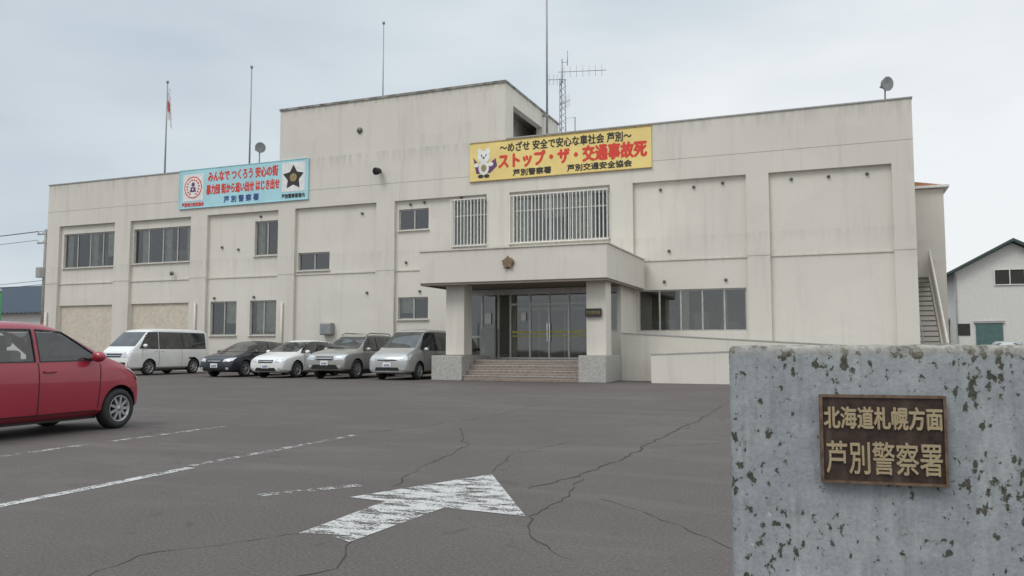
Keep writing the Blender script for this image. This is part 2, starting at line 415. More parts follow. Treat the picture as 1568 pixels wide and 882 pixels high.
for k in range(0,len(edges),2):
    box('pilaster_%d'%(k//2),edges[k],edges[k+1],Y,Y+.36,0,BT,M['wall'],B)
box('fascia',XL,XR,Y,Y+.36,BT,TOP,M['wall'],B)
L=[(XL,XR,Y-.003,Y+.01,8.54,8.56)]
for k in range(0,len(edges),2): L.append((edges[k],edges[k+1],Y-.003,Y+.01,4.60,4.625))
boxes('joint_lines',L,M['joint'],B)
boxes('ledges',[(a+.002,b-.002,YR-.04,YR,4.57,4.63) for a,b in bays],M['wall'],B)
boxes('coping',[(XL-.03,-24.5,Y-.04,Y+.42,TOP,TOP+.05),(-12.74,XR+.03,Y-.04,Y+.42,TOP,TOP+.05)],M['grey'],B)
box('left_wall',XL,XL+.25,Y+.36,48,0,TOP,M['wall'],B); box('right_wall',XR-.25,XR,Y+.36,48,0,TOP,M['wall'],B)
box('back_wall',XL+.25,XR-.25,47.7,48,0,TOP,M['wall'],B); box('roof_slab',XL+.25,XR-.25,Y+.36,47.7,9.0,9.3,M['grey'],B)
box('upper_floor',XL+.25,XR-.25,Y+.36,47.7,4.2,4.55,M['interior'],B); box('ground_floor',XL+.25,XR-.25,Y+.36,47.7,.3,.7,M['interior'],B)
box('corridor_wall',XL+.25,XR-.25,36.0,36.2,.7,9.0,M['interior'],B)
for x in (-34.3,-29.2,-24.0,-18.6,-15.9,-13.1,-2.5): box('partition',x-.08,x+.08,Y+.36,36.0,.7,9.0,M['interior'],B)
boxes('office_cabinets',[(-6.9,-5.9,33.2,33.7,.7,2.3),(-5.2,-4.6,33.0,33.4,.7,2.6),(-4.2,-3.4,33.3,33.8,.7,2.2),(-37.8,-36.9,33,33.5,4.55,6.4),(-32.6,-31.4,33,33.5,4.55,6.3),(-11.5,-10.6,33,33.5,4.55,6.5),(-9.6,-8.9,33,33.5,4.55,6.7)],M['grey'],B)
# penthouse
PX0,PX1,PZ=-24.46,-12.77,12.52
box('penthouse_front',PX0,PX1,Y,Y+.3,TOP,PZ,M['wall'],B)
box('penthouse_left',PX0,PX0+.3,Y+.3,38.7,9.3,PZ,M['wall'],B)
box('penthouse_back',PX0+.3,PX1,38.4,38.7,9.3,PZ,M['wall'],B)
box('penthouse_right_beam',PX1-.3,PX1,Y+.3,38.4,11.75,PZ,M['wall'],B)
box('penthouse_right_low',PX1-.3,PX1,Y+.3,38.4,9.3,10.35,M['wall'],B)
box('penthouse_right_pier',PX1-.3,PX1,Y+.3,Y+.9,10.35,11.75,M['wall'],B)
box('penthouse_right_pier2',PX1-.3,PX1,36.2,38.4,10.35,11.75,M['wall'],B)
box('penthouse_inner',PX1-1.5,PX1-1.3,Y+.3,38.4,9.3,PZ-.3,M['wall'],B)
box('penthouse_roof',PX0+.3,PX1-.3,Y+.3,38.4,PZ-.3,PZ-.05,M['grey'],B)
boxes('penthouse_coping',[(PX0-.04,PX1+.04,Y-.05,Y+.34,PZ,PZ+.1),(PX1-.34,PX1+.04,Y+.34,38.75,PZ,PZ+.1),(PX0-.04,PX0+.34,Y+.34,38.75,PZ,PZ+.1)],M['coping'],B)
# canopy + porch
box('canopy',-13.8,-6.85,25.8,Y-.003,3.46,4.60,M['canopy'],B,.015)
boxes('canopy_coping',[(-13.84,-6.81,25.76,26.0,4.60,4.645),(-13.84,-13.6,26.0,31.49,4.60,4.645),(-7.05,-6.81,26.0,31.49,4.60,4.645)],M['wall'],B)
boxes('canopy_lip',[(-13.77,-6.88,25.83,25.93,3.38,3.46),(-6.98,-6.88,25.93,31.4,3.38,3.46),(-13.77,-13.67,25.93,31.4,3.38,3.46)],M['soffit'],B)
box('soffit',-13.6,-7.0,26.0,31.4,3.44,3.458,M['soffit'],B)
for i,(a,b) in enumerate(((-13.03,-12.3),(-7.75,-7.06))):
    box('porch_column_%d'%i,a,b,26.4,27.1,.9,3.44,M['canopy'],B,.02)
box('column_base_0',-13.45,-12.25,26.1,28.6,0,.88,M['base'],B,.02); box('column_base_1',-7.95,-7.0,26.1,28.6,0,.9,M['base'],B,.02)
for i in range(4):
    box('step_%d'%i,-12.25,-7.95,26.2+.3*i,26.2+.3*(i+1) if i<3 else 31.6,0,.18*(i+1),M['tile'],B,.01)
boxes('step_nosing',[(-12.24,-7.96,26.19+.3*i,26.24+.3*i,.18*(i+1)-.02,.18*(i+1)+.006) for i in range(4)],M['base'],B)
box('porch_floor_side',-13.6,-12.26,28.6,31.6,0,.72,M['tile'],B); box('porch_floor_side2',-7.94,-7.2,28.6,31.6,0,.72,M['tile'],B)
vy=29.0
boxes('vestibule_walls',[(-7.32,-7.2,vy,31.6,.72,3.44),(-13.6,-13.5,vy,31.6,.72,3.44),(-7.75,-7.32,vy,vy+.12,.72,1.75)],M['canopy'],B)
fr=[]
xs=[-13.45,-12.75,-12.05,-11.55,-10.75,-9.98,-9.2,-8.45,-7.8]
for x in xs: fr.append((x-.035,x+.035,vy,vy+.09,.76,3.2))
fr+=[(-13.5,-7.78,vy-.01,vy+.1,3.2,3.42),(-13.5,-7.78,vy+.002,vy+.085,.722,.80),(-11.55,-8.45,vy+.004,vy+.083,2.78,2.86),(-13.5,-12.05,vy+.004,vy+.083,1.55,1.62),(-8.45,-7.78,vy+.004,vy+.083,1.65,1.72)]
fr+=[(-7.78,-7.32,vy,vy+.09,3.2,3.42),(-7.78,-7.32,vy,vy+.09,1.75,1.82),(-7.36,-7.32,vy,vy+.09,1.82,3.2)]
boxes('entrance_frames',fr,M['alu'],B)
mk('entrance_glass',[(-13.5,vy+.045,.75),(-7.32,vy+.045,.75),(-7.32,vy+.045,3.3),(-13.5,vy+.045,3.3)],[(0,1,2,3)],M['glass'],B)
M['ystrip']=simple('yellow_safety_strip',(.45,.42,.10),.5)
boxes('safety_strips',[(-11.5,-8.5,vy+.03,vy+.037,1.72,1.80),(-11.5,-8.5,vy+.03,vy+.037,1.58,1.63)],M['ystrip'],B)
boxes('door_pulls',[(-10.05,-10.02,vy-.06,vy-.03,1.4,2.1),(-9.95,-9.92,vy-.06,vy-.03,1.4,2.1)],M['chrome'],B)
boxes('inner_doors',[(x-.03,x+.03,31.3,31.38,.76,3.1) for x in (-12.3,-11.2,-10.1,-9.0,-8.4)]+[(-12.3,-8.4,31.3,31.38,2.7,2.78)],M['alu'],B)
boxes('yellow_door_frame',[(-11.48,-11.42,vy+.3,vy+.34,.75,2.9),(-8.6,-8.54,vy+.3,vy+.34,.75,2.9)],M['ystrip'],B)
box('reception_counter',-12.2,-8.6,33.5,34.1,.7,1.8,M['wood'],B)
boxes('notice_board',[(-12.7,-12.1,vy-.25,vy-.1,.73,1.9)],M['grey'],B)
boxes('notice_papers',[(-12.6,-12.35,vy-.02,vy-.012,2.1,2.5),(-11.1,-10.9,vy-.02,vy-.012,2.2,2.5),(-8.35,-7.95,vy-.02,vy-.012,1.9,2.3)],M['plate'],B)
boxes('hanging_sign',[(-7.76,-7.2,26.30,26.36,2.2,2.48)],M['ink'],B); text('sign_text','芦別警察署',-7.72,-7.24,2.28,2.40,26.292,M['gold'],B)
lathe('emblem_disc',[(0,-.03),(.15,-.03),(.2,0),(.2,.04)],(-10.34,25.76,4.08),(0,1,0),M['star'],B,28)
poly_y('emblem_star',star(-10.34,4.08,.25,.55),25.70,M['star'],B,.05)
def cage(nm,x0,x1,z0,z1,n):
    L=[]; y=31.32
    for i in range(n+1):
        x=x0+(x1-x0)*i/n; L.append((x-.015,x+.015,y,y+.03,z0+.03,z1-.03))
    for z in (z0,z1-.03): L.append((x0-.02,x1+.02,y-.006,y+.036,z,z+.04))
    for x in (x0,x1,(x0+x1)/2): L+= [(x-.02,x+.02,y+.036,31.76,z0+.0,z0+.035),(x-.02,x+.02,y+.036,31.76,z1-.03,z1+.005)]
    boxes(nm,L,M['white'],B)
cage('window_bars_a',-15.25,-13.68,5.5,7.55,10); cage('window_bars_b',-12.5,-8.3,5.5,7.55,26)
def vent(x,z,r=.08,y=YR):
    lathe('vent_cap',[(0,-.09),(r*.8,-.09),(r,-.05),(r,0)],(x,y,z),(0,1,0),M['alud'],B,14)
for x,z in ((-27.9,6.1),(-26.9,5.95),(-19.9,7.3),(-17.4,7.55),(-16.7,7.6),(-17.6,4.95),(-19.6,3.65),(-1.3,7.45),(0.0,7.45),(1.3,7.45),(-6.2,7.4),(-3.8,7.5),(-4.9,7.42),(-5.9,4.95),(-6.1,3.75),(-3.75,3.75),(-28.3,3.6),(-25.9,3.6),(-16.9,3.65),(-14.9,7.66),(-25.6,7.5)): vent(x,z,.06)
vent(-20.0,11.14,.14,Y); vent(-30.9,4.9,.11,Y)
box('vent_hood',-21.9,-21.3,YR-.35,YR,1.75,2.3,M['steel'],B,.05)
def flood(name,x,y,z,yaw,par=None,h=1.0):
    g=empty(name,(x,y,z),yaw)
    lathe('reflector',[(.02,.12),(.1,.1),(.2,.0),(.26,-.14),(.24,-.14),(.0,-.10)],(0,0,0),(0,1,.15),M['steel'],g,20)
    tube('post',[(0,0,-.1),(0,.02,-h)],.03,M['steel'],g); box('bracket',-.22,.22,-.03,.03,-.16,-.10,M['steel'],g); return g
flood('floodlight',-25.9,31.8,10.95,.9); flood('floodlight',2.0,31.8,10.72,.7,h=.7)
g=empty('wall_spotlight',(-18.85,Y-.25,9.1)); lathe('shade',[(.03,.15),(.1,.12),(.16,-.05),(.17,-.2),(0,-.12)],(0,0,0),(.2,1,.2),M['black'],g,18); box('arm',-.03,.03,0,.25,-.03,.03,M['black'],g)
def ramp_wall(nm,x0,x1,z0,z1,y):
    mk(nm,[(x0,y,0),(x1,y,0),(x1,y,z1),(x0,y,z0),(x0,y+.15,0),(x1,y+.15,0),(x1,y+.15,z1),(x0,y+.15,z0)],[(0,1,2,3),(5,4,7,6),(3,2,6,7),(0,3,7,4),(1,5,6,2)],M['canopy'],B)
    mk(nm+'_cap',[(x0-.02,y-.02,z0+.002),(x1,y-.02,z1+.002),(x1,y+.17,z1+.002),(x0-.02,y+.17,z0+.002),(x0-.02,y-.02,z0+.035),(x1,y-.02,z1+.035),(x1,y+.17,z1+.035),(x0-.02,y+.17,z0+.035)],BF,M['grey'],B)
ramp_wall('ramp_wall_back',-7.0,2.0,1.66,1.12,28.3); ramp_wall('ramp_wall_front',-5.6,3.2,.92,1.26,26.6)
box('ramp_end',-5.6,-5.45,26.75,28.3,0,.9,M['canopy'],B)
mk('ramp_slab',[(-7,28.45,.8),(2,28.45,.3),(2,31.4,.3),(-7,31.4,.8)],[(0,1,2,3)],M['grey'],B)
tube('drain_pipe',[(-29.3,31.42,3.4),(-29.3,31.42,0)],.05,M['canopy'],B); tube('drain_pipe2',[(-24.1,31.42,3.3),(-24.1,31.42,0)],.05,M['canopy'],B); tube('drain_pipe3',[(-39.55,31.42,3.1),(-39.55,31.42,0)],.06,M['canopy'],B)
# right rear wing and outside stair
box('wing_wall',XR,4.3,36.5,46,0,7.6,M['wall'],B); box('wing_roof',XR,4.5,36.3,46.2,7.62,7.72,M['white'],B)
mk('wing_gable',[(XR,36.45,7.72),(4.4,36.45,7.72),(XR,36.45,8.0),(XR,46,7.72),(4.4,46,7.72),(XR,46,8.0)],[(0,1,2),(1,4,5,2),(3,5,4)],M['orange'],B)
S=empty('outdoor_staircase')
L=[];n=22
for i in range(n):
    t=i/n; y=31.9+5.2*t; z=4.4*(i+1)/n; L.append((2.9,3.62,y,y+.26,z-.04,z))
boxes('treads',L,M['alud'],S)
for nm,x in (('stringer_in',2.86),('stringer_out',3.64)):
    mk(nm,[(x,31.8,-.0),(x,37.2,4.4),(x,37.2,4.7),(x,31.8,.3),(x+.05,31.8,-.0),(x+.05,37.2,4.4),(x+.05,37.2,4.7),(x+.05,31.8,.3)],[(0,3,2,1),(4,5,6,7),(0,1,5,4),(3,7,6,2),(0,4,7,3),(1,2,6,5)],M['canopy'],S)
mk('side_panel',[(3.70,31.8,.3),(3.70,37.2,4.7),(3.70,37.2,5.5),(3.70,31.8,1.1),(3.74,31.8,.3),(3.74,37.2,4.7),(3.74,37.2,5.5),(3.74,31.8,1.1)],[(0,3,2,1),(4,5,6,7),(0,1,5,4),(3,7,6,2),(0,4,7,3),(1,2,6,5)],M['canopy'],S)
tube('handrail',[(3.72,31.7,1.2),(3.72,37.2,5.65)],.03,M['white'],S); tube('handrail_in',[(2.95,31.7,1.2),(2.95,37.2,5.65)],.025,M['steel'],S)

# ---------------------------------------------------------------- banners
G=empty('traffic_safety_banner'); y=Y-.06
box('panel',-14.4,-6.5,y,Y-.004,8.3,9.96,M['yellow'],G); y-=.006
boxes('edge',[(-14.42,-6.48,y-.02,y+.05,9.96,9.985),(-14.42,-6.48,y-.02,y+.05,8.275,8.3)],M['gold'],G)
text('line_1','～めざせ 安全で安心な車社会 芦別～',-13.0,-7.3,9.46,9.86,y,M['ink'],G,.012)
text('line_2','ストップ・ザ・交通事故死',-13.05,-6.7,8.77,9.40,y,M['red'],G,.034)
text('line_3','芦別警察署',-12.4,-10.7,8.40,8.68,y,M['ink'],G,.012); text('line_4','芦別交通安全協会',-10.0,-7.3,8.40,8.68,y,M['ink'],G,.012)
cx=-13.75
poly_y('cape',[(cx-.5,9.35),(cx-.2,9.0),(cx+.2,9.0),(cx+.55,9.25),(cx+.62,8.9),(cx+.3,8.62),(cx-.35,8.62)],y,M['purple'],G)
poly_y('body',disc(cx,8.85,.24,.3),y-.004,M['plate'],G); poly_y('ear_l',disc(cx-.2,9.60,.1,.12),y-.004,M['plate'],G); poly_y('ear_r',disc(cx+.2,9.60,.1,.12),y-.004,M['plate'],G)
poly_y('head',disc(cx,9.35,.3,.27),y-.008,M['plate'],G)
for s in(-1,1):
    poly_y('eye',disc(cx+s*.1,9.4,.03,.05,10),y-.012,M['ink'],G); poly_y('leg',disc(cx+s*.14,8.5,.13,.08,14),y-.009,M['ink'],G)
    poly_y('arm',disc(cx+s*.33,9.0,.12,.09,14),y-.009,M['plate'],G)
poly_y('nose',disc(cx,9.3,.06,.04,12),y-.012,M['ink'],G); poly_y('chest',disc(cx,8.85,.13,.16,14),y-.009,M['gold'],G)
G=empty('crime_prevention_banner'); y=Y-.06
box('panel',-30.5,-22.8,y,Y-.004,8.15,10.07,M['blue'],G)
boxes('edge',[(-30.55,-22.75,y-.02,y+.05,10.07,10.1),(-30.55,-22.75,y-.02,y+.05,8.12,8.15),(-30.55,-30.5,y-.02,y+.05,8.15,10.07),(-22.8,-22.75,y-.02,y+.05,8.15,10.07)],M['blue'],G); y-=.006
text('line_1','みんなで つくろう 安心の街',-28.7,-24.5,9.40,9.90,y,M['red'],G,.018)
text('line_2','暴力団 街から追い出せ はじき出せ',-28.8,-24.4,8.76,9.24,y,M['red'],G,.018)
text('line_3','芦 別 警 察 署',-27.7,-25.6,8.28,8.60,y,M['navy'],G,.012)
poly_y('badge_l',[(-30.3,8.5),(-29.0,8.5),(-29.0,9.85),(-30.3,9.85)],y,M['plate'],G); poly_y('badge_ring',disc(-29.65,9.18,.56,.56),y-.004,M['red'],G); poly_y('badge_in',disc(-29.65,9.18,.50,.50),y-.008,M['plate'],G)
for i in range(14):
    a=R(-60+300*i/13); poly_y('leaf',disc(-29.65+.38*math.cos(a),9.18+.38*math.sin(a),.06,.045,8),y-.012,M['red'],G)
poly_y('figure_head',disc(-29.65,9.33,.11,.11,14),y-.012,M['purple'],G); poly_y('figure_body',[(-29.85,8.95),(-29.45,8.95),(-29.52,9.2),(-29.78,9.2)],y-.012,M['purple'],G); poly_y('figure_badge',disc(-29.65,9.08,.05,.05,10),y-.016,M['plate'],G)
text('cap_l','芦別地方防犯協会',-30.35,-28.95,8.22,8.42,y,M['red'],G,.008)
poly_y('badge_r',[(-24.25,8.55),(-22.95,8.55),(-22.95,9.95),(-24.25,9.95)],y,M['plate'],G)
poly_y('emblem',star(-23.6,9.22,.62,.55),y-.004,M['ink'],G); poly_y('emblem_center',disc(-23.6,9.22,.2,.2),y-.008,M['gold'],G)
text('cap_r','芦別警察署管内',-24.25,-22.95,8.25,8.45,y,M['ink'],G,.008)

# ---------------------------------------------------------------- roof poles and antennas
def fpole(name,x,y,z0,z1,r=.05):
    g=empty(name,(x,y,0)); tube('pole',[(0,0,z0),(0,0,z1)],r,M['steel'],g,r2=r*.6); lathe('finial',[(0,.1),(.06,.07),(.08,0),(.06,-.06),(0,-.08)],(0,0,z1),(0,0,1),M['steel'],g,12); return g
g=fpole('flagpole',-33.1,33,9.3,15.5)
V=[];F=[]
for i in range(13):
    t=i/12
    for j in range(11):
        s=j/10; V.append((.06+.36*t*(.55+.45*s)+.03*math.sin(7*t+4*s),.09*math.sin(11*t+2*s),15.2-1.5*s-.75*t-.1*s*t))
for i in range(12):
    for j in range(10): F.append((i*11+j,(i+1)*11+j,(i+1)*11+j+1,i*11+j+1))
o=mk('flag',V,F,[M['flag'],M['flagred']],g,True)
for p in o.data.polygons:
    i,j=divmod(p.index,10)
    if (i-5.5)**2/5+(j-4.5)**2/4.5<1.3: p.material_index=1
fpole('flagpole',-27.5,33,9.3,15.6); fpole('roof_antenna',-20.9,35,12.2,17.7,.035)
g=empty('radio_mast',(-12.55,36.3,0)); tube('mast',[(0,0,9.3),(0,0,21.5)],.06,M['steel'],g,r2=.035); box('clamp',-.25,.05,-.05,.05,12.3,12.4,M['steel'],g)
g=empty('antenna_tower',(-12.85,39.6,0))
for a in range(3):
    t=a*2.094; tube('leg_%d'%a,[(.22*math.cos(t),.22*math.sin(t),9.3),(.16*math.cos(t),.16*math.sin(t),15.2)],.025,M['steel'],g,6)
z=9.6
while z<15.0:
    for a in range(3):
        t=a*2.094; u=(a+1)*2.094; tube('brace',[(.2*math.cos(t),.2*math.sin(t),z),(.2*math.cos(u),.2*math.sin(u),z+.35)],.013,M['steel'],g,5)
    z+=.35
tube('top_mast',[(0,0,15),(0,0,16.3)],.03,M['steel'],g)
def yagi(nm,z,dx,dy,L,n,el,vert=False):
    d=Vector((dx,dy,0)).normalized(); p=Vector((0,0,z)); tube(nm+'_boom',[p-d*.2,p+d*L],.018,M['steel'],g,6)
    q=Vector((0,0,1)) if vert else Vector((-d.y,d.x,0))
    for i in range(n):
        c=p+d*(L*(i+.3)/n); tube(nm+'_el',[c-q*el,c+q*el],.01,M['steel'],g,5)
yagi('yagi_a',15.6,1,.25,2.3,7,.3,True); yagi('yagi_b',15.2,-1,-.3,.8,4,.28,True); yagi('yagi_c',13.9,.6,-.5,.8,4,.35,True)
tube('dipole',[(.3,0,15.9),(.3,0,16.7)],.02,M['steel'],g,6); tube('dipole_arm',[(0,0,16.1),(.3,0,16.1)],.015,M['steel'],g,6)
tube('roof_box_frame',[(.5,-1,9.3),(.5,-1,12.8),(1.0,-1,12.8),(1.0,-1,9.3)],.03,M['steel'],g,6)

# ---------------------------------------------------------------- neighbours
H=empty('white_house')
hy=55
mk('walls',[(6.9,hy,0),(13,hy,0),(13,hy,5.7),(9.95,hy,7.35),(6.9,hy,5.7),(6.9,hy+9,0),(13,hy+9,0),(13,hy+9,5.7),(9.95,hy+9,7.35),(6.9,hy+9,5.7)],[(0,1,2,3,4),(5,9,8,7,6),(0,4,9,5),(1,6,7,2)],M['houseW'],H)
for s,nm in((-1,'roof_left'),(1,'roof_right')):
    a=9.95; V=[]
    for yy in(hy-.5,hy+9.5):
        V+=[(a,yy,7.40),(a+s*3.7,yy,5.38),(a+s*3.7,yy,5.55),(a,yy,7.58)]
    mk(nm,V,[(0,1,2,3),(7,6,5,4),(3,2,6,7),(0,4,5,1),(1,5,6,2),(0,3,7,4)],M['roofG'],H)
box('window_void',9.0,11.3,hy-.03,hy+.3,4.9,5.75,M['ink'],H)
boxes('gable_window_frame',[(8.95,11.35,hy-.08,hy-.032,4.85,4.9),(8.95,11.35,hy-.08,hy-.032,5.75,5.8),(8.95,9.0,hy-.08,hy-.032,4.9,5.75),(11.3,11.35,hy-.08,hy-.032,4.9,5.75),(9.74,9.79,hy-.08,hy-.032,4.9,5.75),(10.5,10.55,hy-.08,hy-.032,4.9,5.75)],M['white'],H)
box('garage_door',7.9,9.3,hy-.06,hy-.003,0,2.6,M['teal'],H); box('door_lintel',7.8,9.4,hy-.1,hy-.003,2.62,2.75,M['grey'],H)
box('side_window_void',6.95,7.6,hy-.04,hy-.003,1.9,2.6,M['ink'],H)
boxes('corner_trim',[(6.88,7.0,hy-.03,hy-.002,.5,5.6),(6.9,7.9,hy-.04,hy-.003,.0,.5),(9.3,13,hy-.04,hy-.003,.0,.5)],M['grey'],H)
K=empty('annex_shed'); box('walls',4.6,6.85,hy+3,hy+8,0,2.9,M['houseW'],K); box('roof',4.4,7.0,hy+2.8,hy+8.2,2.9,3.05,M['grey'],K); box('door',5.5,6.4,hy+2.93,hy+2.998,0,2.2,M['grey'],K)
K=empty('boundary_fence')
boxes('panels',[(4.6+i*2.0,6.5+i*2.0,47,47.06,.15,1.1) for i in range(8)],M['grey'],K); boxes('posts',[(4.5+i*2.0,4.6+i*2.0,46.98,47.08,0,1.2) for i in range(9)],M['steel'],K)
K=empty('blue_roof_house')
box('walls',-84,-60.5,52,62,0,4.4,M['houseW'],K)
mk('roof',[(-85,51.3,4.3),(-59.8,51.3,4.3),(-59.8,57,7.3),(-85,57,7.3),(-85,62.7,4.3),(-59.8,62.7,4.3)],[(0,1,2,3),(3,2,5,4),(1,5,2),(0,3,4)],M['roofB'],K)
boxes('roof_seams',[(-84.5+i*.6,-84.46+i*.6,51.28,51.34,4.3,4.4) for i in range(41)],M['roofB'],K)
K=empty('red_roof_shed'); box('walls',-56.3,-52.2,44,48,0,2.6,M['houseW'],K)
mk('roof',[(-56.8,43.5,2.5),(-51.6,43.5,2.5),(-51.6,46,4.1),(-55.2,46,4.1),(-56.8,48.5,2.5),(-51.6,48.5,2.5)],[(0,1,2,3),(3,2,5,4),(1,5,2),(0,3,4)],M['roofR'],K)
K=empty('green_pole',(-19.5,14.2,0)); 
tube('pole',[(0,0,0),(0,0,2.6)],.035,simple('green_paint',(.03,.22,.06),.5),K); lathe('cap',[(0,.03),(.045,.01),(.045,-.05)],(0,0,2.62),(0,0,1),M['steel'],K,10)
K=empty('utility_pole',(-57.0,45,0)); tube('pole',[(0,0,0),(0,0,10.4)],.15,M['pole'],K,r2=.10)
for z in (10.0,9.3): box('crossarm',-.9,.9,-.05,.05,z,z+.1,M['steel'],K)
for x in(-.8,-.3,.3,.8):
    for z in(10.1,9.4): lathe('insulator',[(0,.2),(.05,.18),(.06,.05),(.03,0)],(x,0,z),(0,0,1),M['white'],K,8)
box('transformer',-.35,.15,-.5,-.12,6.6,7.4,M['grey'],K,.05)
for k,(z,x) in enumerate(((10.3,-.8),(10.3,.3),(9.6,-.8),(6.4,0),(6.1,0))):
    pts=[(x-60*t,2*t-6*t,z-3.0*t*(1-t)*1.2+.2*t) for t in [i/16 for i in range(17)]]
    tube('wire_%d'%k,pts,.018,M['ink'],K,5)

# ---------------------------------------------------------------- gate pillar with plaque
ang=R(6.6); P=empty('gate_pillar',(-.31,2.674,0),ang)
bm=bmesh.new(); W=1.35; D=.36; T=1.158
bmesh.ops.create_cube(bm,size=1,matrix=Matrix.Translation((W/2,D/2,T/2))@Matrix.Diagonal((W,D,T,1)))
bmesh.ops.bevel(bm,geom=[e for e in bm.edges],offset=.022,segments=3,profile=.6,affect='EDGES')
bmesh.ops.subdivide_edges(bm,edges=[e for e in bm.edges if e.calc_length()>.3],cuts=60,use_grid_fill=True)
o=from_bm('concrete_block',bm,M['lichen'],P,True)
tx=bpy.data.textures.new('rough','CLOUDS'); tx.noise_scale=.05; dm=o.modifiers.new('disp','DISPLACE'); dm.texture=tx; dm.strength=.010; dm.mid_level=.5
Q=empty('police_station_nameplate',(-.31,2.674,0),ang)
x0,x1,z0,z1=.264,.616,.742,1.008
box('plate',x0,x1,-.024,-.006,z0,z1,M['plaque'],Q,.003)
boxes('rim',[(x0,x1,-.031,-.022,z0,z0+.008),(x0,x1,-.031,-.022,z1-.008,z1),(x0,x0+.008,-.031,-.022,z0+.008,z1-.008),(x1-.008,x1,-.031,-.022,z0+.008,z1-.008)],M['brassd'],Q)
text('line_1','北海道札幌方面',x0+.012,x1-.012,.907,.972,-.026,M['brass'],Q,.0018,.003)
text('line_2','芦別警察署',x0+.016,x1-.016,.772,.868,-.026,M['brass'],Q,.0010,.003)

# ---------------------------------------------------------------- cars
def eval_mesh(o):
    dg=bpy.context.evaluated_depsgraph_get(); return bpy.data.meshes.new_from_object(o.evaluated_get(dg))
def ring(x,zb,belt,top,w,wt):
    h=top-belt; l=lambda a,b,t:a+(b-a)*t
    return [(x,0,zb),(x,.8*w,zb),(x,.97*w,zb+.09),(x,w,zb+.5*(belt-zb)),(x,w*.99,belt-.07),(x,w*.96,belt),(x,l(w*.96,wt,.84),belt+.80*h),(x,wt*.9,top-.012),(x,wt*.45,top+.012),(x,0,top+.02)]
def wheel(g,x,y,r,hw,sp,side):
    s=side
    lathe('tyre',[(r*.64,-hw),(r*.9,-hw),(r,-hw*.65),(r,hw*.65),(r*.9,hw),(r*.66,hw),(r*.64,-hw)],(x,y,r),(0,s,0),M['dark'],g,32)
    lathe('rim_ring',[(r*.56,hw*.55),(r*.60,hw*.98),(r*.67,hw*.98),(r*.67,hw*.7)],(x,y,r),(0,s,0),M['rim'],g,32)
    lathe('wheel_back',[(0,hw*.2),(r*.64,hw*.2)],(x,y,r),(0,s,0),M['black'],g,24)
    lathe('hub',[(0,hw*.95),(r*.14,hw*.9),(r*.18,hw*.5)],(x,y,r),(0,s,0),M['rim'],g,16)
    V=[];F=[]
    for k in range(sp):
        t=2*math.pi*k/sp; d=Vector((math.cos(t),0,math.sin(t))); q=Vector((-d.z,0,d.x)); c=Vector((x,y,r)); o=Vector((0,s,0))
        n=len(V)
        for rr,wd,yy in ((.1,.085,.9),(.6,.055,.92)):
            for sg in(-1,1): V.append(c+d*r*rr+q*sg*r*wd+o*hw*yy)
            for sg in(1,-1): V.append(c+d*r*rr+q*sg*r*wd+o*hw*.5)
        F+=[(n,n+1,n+5,n+4),(n+1,n+2,n+6,n+5),(n+3,n,n+4,n+7),(n+4,n+5,n+6,n+7)]
    mk('spokes',V,F,M['rim'],g)
def prism(q,axis,a,b):
    if axis=='y': V=[(x,a,z) for x,z in q]+[(x,b,z) for x,z in q]
    else: V=[(a,y,z) for y,z in q]+[(b,y,z) for y,z in q]
    o=mk('cut',V,[(0,1,2,3),(7,6,5,4),(0,4,5,1),(1,5,6,2),(2,6,7,3),(3,7,4,0)],M['black'])
    bm=bmesh.new(); bm.from_mesh(o.data); bmesh.ops.recalc_face_normals(bm,faces=bm.faces); bm.to_mesh(o.data); bm.free(); return o
